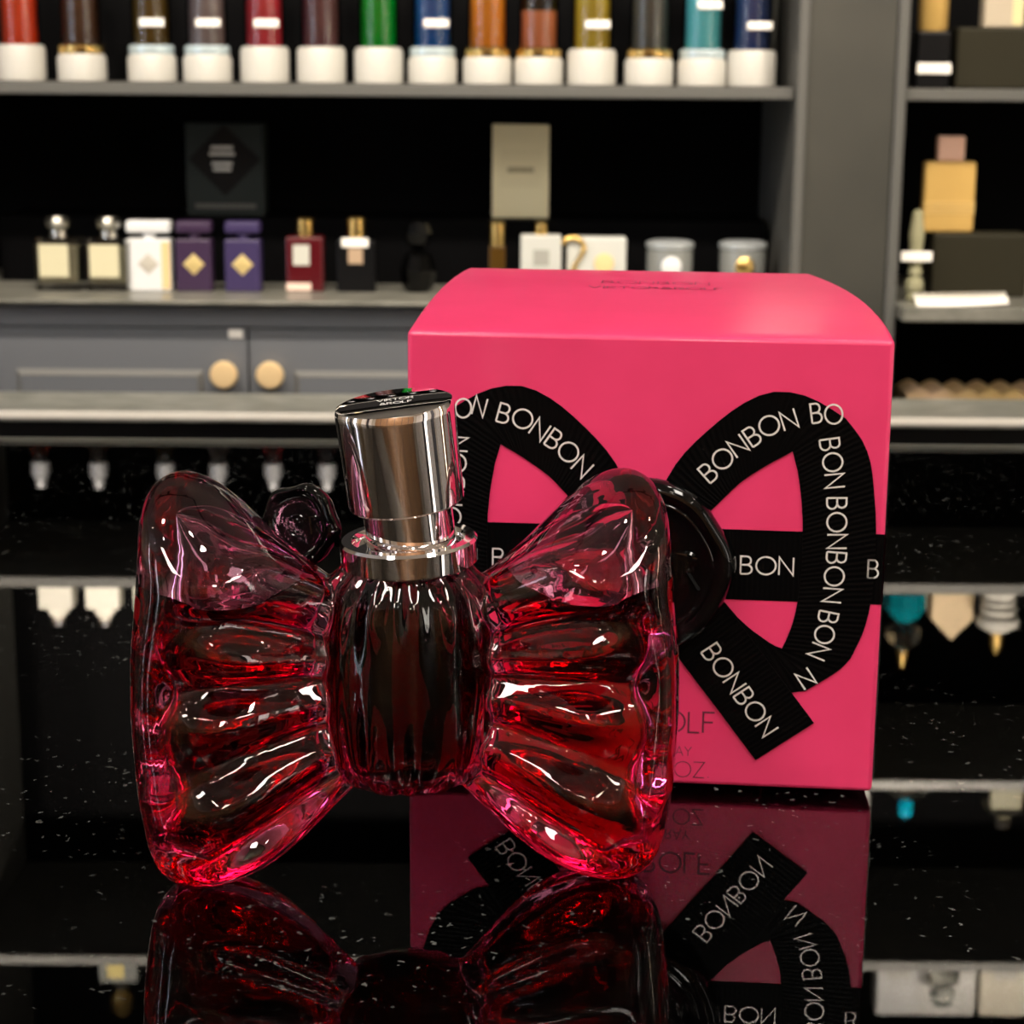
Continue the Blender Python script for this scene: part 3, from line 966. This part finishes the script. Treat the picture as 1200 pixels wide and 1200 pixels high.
emblem_bottle(219, M_PURPLE, mat('gold_emblem', (.62, .48, .20), .4, .3), 'dull purple square bottle with a gold diamond emblem')
emblem_bottle(277, M_VIOLET, mat('gold_emblem'), 'blue violet square bottle with a gold diamond emblem')
# red bottle with a gold cap
t = flacon('red_perfume_bottle', px(351, 3.09), 3.09, Z_B, .058, .036, .086, M_RED, 'dark red perfume bottle with gold cap and white label')
lathe('cap', [(.013, .0862), (.0135, .088), (.0135, .112), (.011, .114)], M_GOLD, t, 20)
box('paper_label', -.018, .008, -.0192, -.0182, .042, .074, mat('grey_label', (.50, .50, .44), .5), t)
box('pale_foot', -.029, .010, -.0205, -.0182, .002, .014, mat('rose_foot', (.80, .60, .50), .4), t, .0008, 1)  # pale rose strip along part of the foot
t = flacon('black_perfume_bottle', px(412, 3.09), 3.09, Z_B, .060, .036, .080, M_BLACK, 'black perfume bottle with gold cap and white tag on its neck')
lathe('cap', [(.014, .0802), (.0145, .083), (.0145, .114), (.012, .116)], M_GOLD, t, 20)
box('price_tag', -.022, .020, -.0195, -.0165, .071, .085, M_TAG, t, .001, 2)
box('copper_label', -.012, .011, -.0192, -.0182, .045, .069, mat('copper_label', (.50, .36, .24), .4, .3), t)
t = empty('faceted_black_bottle', (px(485, 3.09), 3.09, Z_B), 0, 'round faceted black bottle with glinting stopper beside the pink carton', 'perfume bottle')
lathe('body', [(.018, 0), (.026, .01), (.030, .035), (.022, .058), (.010, .066)], M_BLACKGLOSS, t, 9, sharp=5)
lathe('stopper', [(.008, .0662), (.018, .076), (.023, .092), (.016, .108), (.004, .114)], M_BLACKGLOSS, t, 8, sharp=5)
# cartons on the riser
ZR = Z_B + .105
t = empty('black_carton', (px(260, 3.28), 3.28, ZR), 0, 'black carton with a dark diamond panel and small pale print', 'box')
box('carton', -.064, .064, -.03, .03, 0, .150, M_DKBOX, t, .001, 1)
mesh_obj('diamond_panel', [(-.060, -.0306, .092), (0, -.0306, .032), (.060, -.0306, .092), (0, -.0306, .149)], [(0, 1, 2, 3)], M_BLACK, t)
for i, (zz, ww) in enumerate(((.108, .036), (.098, .042), (.082, .034), (.073, .030))):
    box('print_line', -.004 - ww / 2, -.004 + ww / 2, -.0312, -.0307, zz, zz + .006, M_PRINT, t)
box('lower_band', -.05, .05, -.0308, -.0303, .012, .020, mat('dim_band', (.06, .06, .055), .5), t)
t = empty('cream_carton', (px(607, 3.28), 3.28, ZR), 0, 'tall cream carton standing on the riser above the pink carton', 'box')
box('carton', -.047, .047, -.025, .025, 0, .152, M_CREAMBOX, t, .001, 1)
box('inner_panel', -.034, .034, -.0258, -.0252, .05, .112, mat('cream_panel', (.68, .62, .40), .5), t)
box('print_line', -.022, .022, -.0263, -.0259, .074, .083, mat('tan_print', (.32, .28, .17), .5), t)
# more small bottles behind the pink carton
t = flacon('amber_mini_bottle', px(580, 3.10), 3.10, Z_B, .026, .022, .072, mat('amber_glass', (.06, .03, .005), .2), 'slim amber bottle with gold cap below the cream carton')
lathe('cap', [(.012, .0722), (.0125, .075), (.0125, .108), (.010, .110)], M_GOLD, t, 18)
t = flacon('silver_white_bottle', px(632, 3.08), 3.08, Z_B, .064, .034, .092, mat('silver_white', (.48, .49, .46), .3), 'silver white bottle with gold cap and small grey label')
lathe('cap', [(.009, .0922), (.0095, .094), (.0095, .110), (.007, .112)], M_GOLD, t, 18)
box('paper_label', -.012, .013, -.0182, -.0172, .045, .070, mat('grey_tile', (.30, .30, .27), .5), t)
t = flacon('ornate_gold_bottle', px(698, 3.10), 3.10, Z_B, .094, .036, .088, mat('frosted_white', (.50, .51, .48), .35), 'wide frosted bottle with a curled gold ornament on its face')
tube('gold_ornament', [(-.038 + .018 * math.cos(a), -.0225, .072 + .016 * math.sin(a)) for a in [R(160 - i * 20) for i in range(11)]] + [(-.036, -.0225, .04), (-.030, -.0225, .02)], .0042, M_GOLD, t, 8)
lathe('medallion', [(.012, 0), (.016, .002), (.015, .005), (.002, .006)], mat('pale_gold'), t, 18).matrix_local = Matrix.Translation((.012, -.0182, .048)) @ Matrix.Rotation(R(90), 4, 'X')
for x, lab in ((786, 'clear glass jar with a pale emblem behind the pink carton'), (873, 'clear glass jar with a gold emblem next to the grey upright')):
    t = empty('glass_jar', (px(x, 3.10), 3.10, Z_B), 0, lab, 'jar')
    lathe('jar', [(.026, 0), (.033, .006), (.037, .04), (.037, .068), (.034, .071)], mat('cloudy_glass', (.22, .23, .22), .15, coat=.6), t, 28)
    lathe('lid', [(.036, .0712), (.038, .073), (.038, .080), (.030, .083)], mat('grey_lid', (.42, .45, .46), .3, .3), t, 28)
    lathe('emblem', [(.014, 0), (.016, .002), (.012, .004), (.002, .005)], M_GOLD if x > 800 else M_WHITEB, t, 16).matrix_local = Matrix.Translation((0, -.0365, .045)) @ Matrix.Rotation(R(90), 4, 'X')

# ------------------------------------------------------------------ right bay
t = flacon('tall_black_bottle', px(1085, 3.06), 3.06, Z_A, .050, .040, .085, M_BLACK, 'tall black bottle with gold cap and white price tag')
lathe('cap', [(.020, .0852), (.023, .09), (.023, .190), (.018, .196)], M_GOLDP, t, 20)
lathe('collar', [(.018, .0851), (.0185, .0895)], M_CHROME, t, 18)
box('price_tag', -.025, .027, -.0235, -.0205, .022, .038, M_TAG, t, .001, 2)
t = flacon('grey_brown_carton', px(1160, 3.10), 3.10, Z_A, .130, .05, .092, M_DKOLIVE, 'dark olive carton lying beside the tall black bottle', 'box')
t2 = flacon('beige_topped_bottle', px(1165, 3.10), 3.10, Z_A + .0921, .062, .035, .205, mat('beige_carton', (.42, .36, .27), .5), 'beige bottle with yellow seam standing on the olive carton')
box('seam', .012, .028, -.0182, -.0176, .004, .20, mat('pale_yellow', (.62, .56, .30), .4), t2)
# gold flask on its dark plinth carton
pl = flacon('plinth_carton', px(1152, 3.10), 3.10, Z_B, .150, .06, .100, M_DKOLIVE, 'dark olive carton used as a plinth for the gold flask', 'box')
t = empty('gold_flask', (px(1114, 3.10), 3.10, Z_B + .1001), 0, 'flat gold flask with rose cap and ribbed band on a dark plinth', 'perfume bottle')
box('body', -.040, .040, -.014, .014, 0, .110, M_GOLDP, t, .004, 2)
for i in range(4):
    box('rib', -.0405, .0405, -.0150, -.0135, .030 + i * .005, .0325 + i * .005, mat('bright_gold', (.85, .62, .24), .3, .5), t)
box('cap', -.021, .021, -.011, .011, .1102, .149, M_PINKCAP, t, .003, 2)
t = empty('small_crystal_bottle', (px(1080, 3.02), 3.02, Z_B), 0, 'slim crystal bottle with white tag and beaded foot', 'perfume bottle')
lathe('body', [(.010, 0), (.013, .004), (.012, .012), (.015, .020), (.014, .03), (.009, .036), (.012, .044), (.009, .052), (.013, .060), (.012, .066)], mat('smoky_crystal', (.30, .29, .18), .12, coat=.5), t, 14, sharp=5)
lathe('stopper', [(.006, .0662), (.010, .075), (.012, .10), (.008, .135), (.003, .14)], mat('smoky_crystal'), t, 10, sharp=5)
box('price_tag', -.026, .022, -.0165, -.0135, .062, .077, M_TAG, t, .001, 2)
cardm = mat('bright_paper', (.95, .93, .86), .5)
vs, fs = [], []
for i in range(17):
    u = i / 16
    wv = .012 + .014 * math.sin(PI * (.15 + .8 * u))
    zc = .0015 + .004 * u * u
    vs += [(-.07 + .14 * u, -wv, zc), (-.07 + .14 * u, wv, zc + .014), (-.07 + .14 * u, -wv, zc + .0008), (-.07 + .14 * u, wv, zc + .0148)]
for i in range(16):
    a, b = 4 * i, 4 * i + 4
    fs += [(a, b, b + 1, a + 1), (a + 2, a + 3, b + 3, b + 2), (a, a + 2, b + 2, b), (a + 1, b + 1, b + 3, a + 3)]
o = mesh_obj('paper_strip', vs, fs, cardm, None, True, (px(1136, 2.97), 2.965, Z_B - .0012)); tag(o, 'curled white paper strip lying on the stone shelf', 'paper')
# fluted gold box below
t = empty('fluted_gift_box', (px(1185, 3.1), 3.10, -.50), 0, 'wide tan gift box with a scalloped gold rim', 'box')
vs, fs = [], []
for i in range(97):
    u = i / 96
    x = -.15 + .30 * u
    zt = .146 + .010 * abs(math.sin(PI * 8 * u))
    vs += [(x, -.05 - .004 * abs(math.sin(PI * 8 * u)), 0), (x, -.05 - .004 * abs(math.sin(PI * 8 * u)), zt), (x, .05, zt), (x, .05, 0)]
for i in range(96):
    a, b = 4 * i, 4 * i + 4
    for k in range(4):
        fs.append((a + k, b + k, b + (k + 1) % 4, a + (k + 1) % 4))
fs += [(0, 1, 2, 3), (384 + 3, 384 + 2, 384 + 1, 384)]
mesh_obj('box_body', vs, fs, noise_mat('tan_gold_paper', (.72, .50, .20), (.85, .60, .40), 8, .5), t)

# ------------------------------------------------------------------ upper shelves (seen in the counter's reflection)
def pr(x): return px(x, 3.08)
for x, lb in ((50, 'ivory bottle with round stopper, outermost on the shelf above the testers'), (108, 'ivory bottle with round stopper between two ivory bottles'), (168, 'ivory bottle with round stopper, innermost on the shelf above the testers')):
    t = flacon('ivory_bottle', px(x - 14, 3.06), 3.06, Z_C, .055, .04, .048, M_IVORY, lb, group='ivory bottles above the testers')
    lathe('shoulder', [(.018, .0481), (.016, .058), (.010, .064)], M_IVORY, t, 16)
    lathe('stopper', [(.008, .0642), (.013, .068), (.013, .078), (.006, .082)], M_CHROME, t, 16)
t = empty('teal_crystal_bottle', (px(1090, 3.06), 3.06, Z_C), 0, 'teal glass bottle with a crystal ball stopper and gold tip', 'perfume bottle')
lathe('body', [(.022, 0), (.034, .01), (.036, .035), (.022, .055), (.012, .062)], M_TEAL, t, 10, sharp=5)
lathe('stopper', [(.010, .0622), (.028, .075), (.030, .090), (.018, .104), (.008, .11)], M_CRYSTAL, t, 9, sharp=5)
lathe('tip', [(.008, .1102), (.010, .116), (.004, .14)], M_GOLD, t, 12)
t = empty('tan_hexagon_box', (px(1146, 3.12), 3.12, Z_C), 0, 'tan carton with a pointed top behind the teal bottle', 'box')
mesh_obj('carton', [(x, y, z) for y in (-.02, .02) for x, z in ((-.034, 0), (.034, 0), (.034, .07), (0, .105), (-.034, .07))],
         [(0, 1, 2, 3, 4), (9, 8, 7, 6, 5)] + [(k, k + 5, (k + 1) % 5 + 5, (k + 1) % 5) for k in range(5)], M_TAN, t)
t = empty('white_ringed_bottle', (px(1206, 3.06), 3.06, Z_C), 0, 'white bottle of stacked rings with a gold tip', 'perfume bottle')
lathe('body', [(.024, 0), (.030, .008), (.024, .02), (.030, .026), (.024, .032), (.032, .038), (.025, .046), (.034, .054), (.034, .066), (.022, .074), (.012, .08)], M_WHITE, t, 24)
lathe('tip', [(.012, .0802), (.012, .10), (.005, .116)], M_GOLD, t, 14)
t = empty('aqua_crystal_bottle', (px(1104, 3.06), 3.06, Z_D), 0, 'aqua bottle with a ring of crystal beads on the middle right shelf', 'perfume bottle')
lathe('body', [(.014, 0), (.034, .01), (.036, .022), (.020, .034), (.010, .038)], M_CRYSTAL, t, 9, sharp=5)
lathe('stopper', [(.009, .0382), (.013, .045), (.013, .064), (.006, .07)], mat('aqua_glass', (.0, .35, .55), .1, trans=.3), t, 12)
t = flacon('clear_square_bottle', px(1230, 3.06), 3.06, Z_D, .062, .04, .06, M_CLEAR, 'clear square bottle with rounded silver stopper on the middle right shelf')
box('perfume', -.026, .026, -.015, .015, .008, .05, mat('pale_cologne'), t, .003)
lathe('stopper', [(.010, .0602), (.016, .066), (.014, .084), (.004, .09)], M_CHROME, t, 16)
t = flacon('clear_gold_bottle', px(96, 3.06), 3.06, Z_E, .066, .05, .050, mat('cloudy_glass'), 'clear square bottle with yellow label and gold stopper on the top left shelf')
box('paper_label', -.018, .010, -.0262, -.0252, .006, .040, mat('yellow_label', (.75, .62, .22), .5), t)
lathe('neck', [(.018, .0502), (.014, .068), (.011, .074)], mat('silver_collar'), t, 16)
lathe('stopper', [(.012, .0742), (.020, .086), (.018, .11), (.010, .12)], M_GOLD, t, 16)
for x, w_, h_, mm, nm, lb, ct in ((1042, .075, .13, M_WHITEB, 'white_carton', 'white carton at the end of the top right shelf', 'box'), (1105, .10, .13, mat('pale_grey_carton', (.62, .62, .60), .5), 'pale_grey_carton', 'wide pale grey carton between white and cream cartons', 'box'),
                              (1180, .085, .13, mat('ivory_carton', (.70, .66, .55), .5), 'ivory_carton', 'ivory carton on the top right shelf', 'box')):
    t = flacon(nm, px(x + 62, 3.12), 3.12, Z_E, w_, .05, h_, mm, lb, ct)
    box('print_band', -w_ * .25, w_ * .25, -.0262, -.0252, .03, .06, M_PRINT, t)
t = empty('crystal_stopper_bottle', (px(1166, 3.04), 3.04, Z_E), 0, 'small crystal bottle in front of the pale grey carton', 'perfume bottle')
lathe('body', [(.016, 0), (.026, .008), (.028, .03), (.014, .045)], M_CRYSTAL, t, 10, sharp=5)
lathe('stopper', [(.010, .0452), (.022, .056), (.018, .075), (.005, .08)], M_CRYSTAL, t, 8, sharp=5)
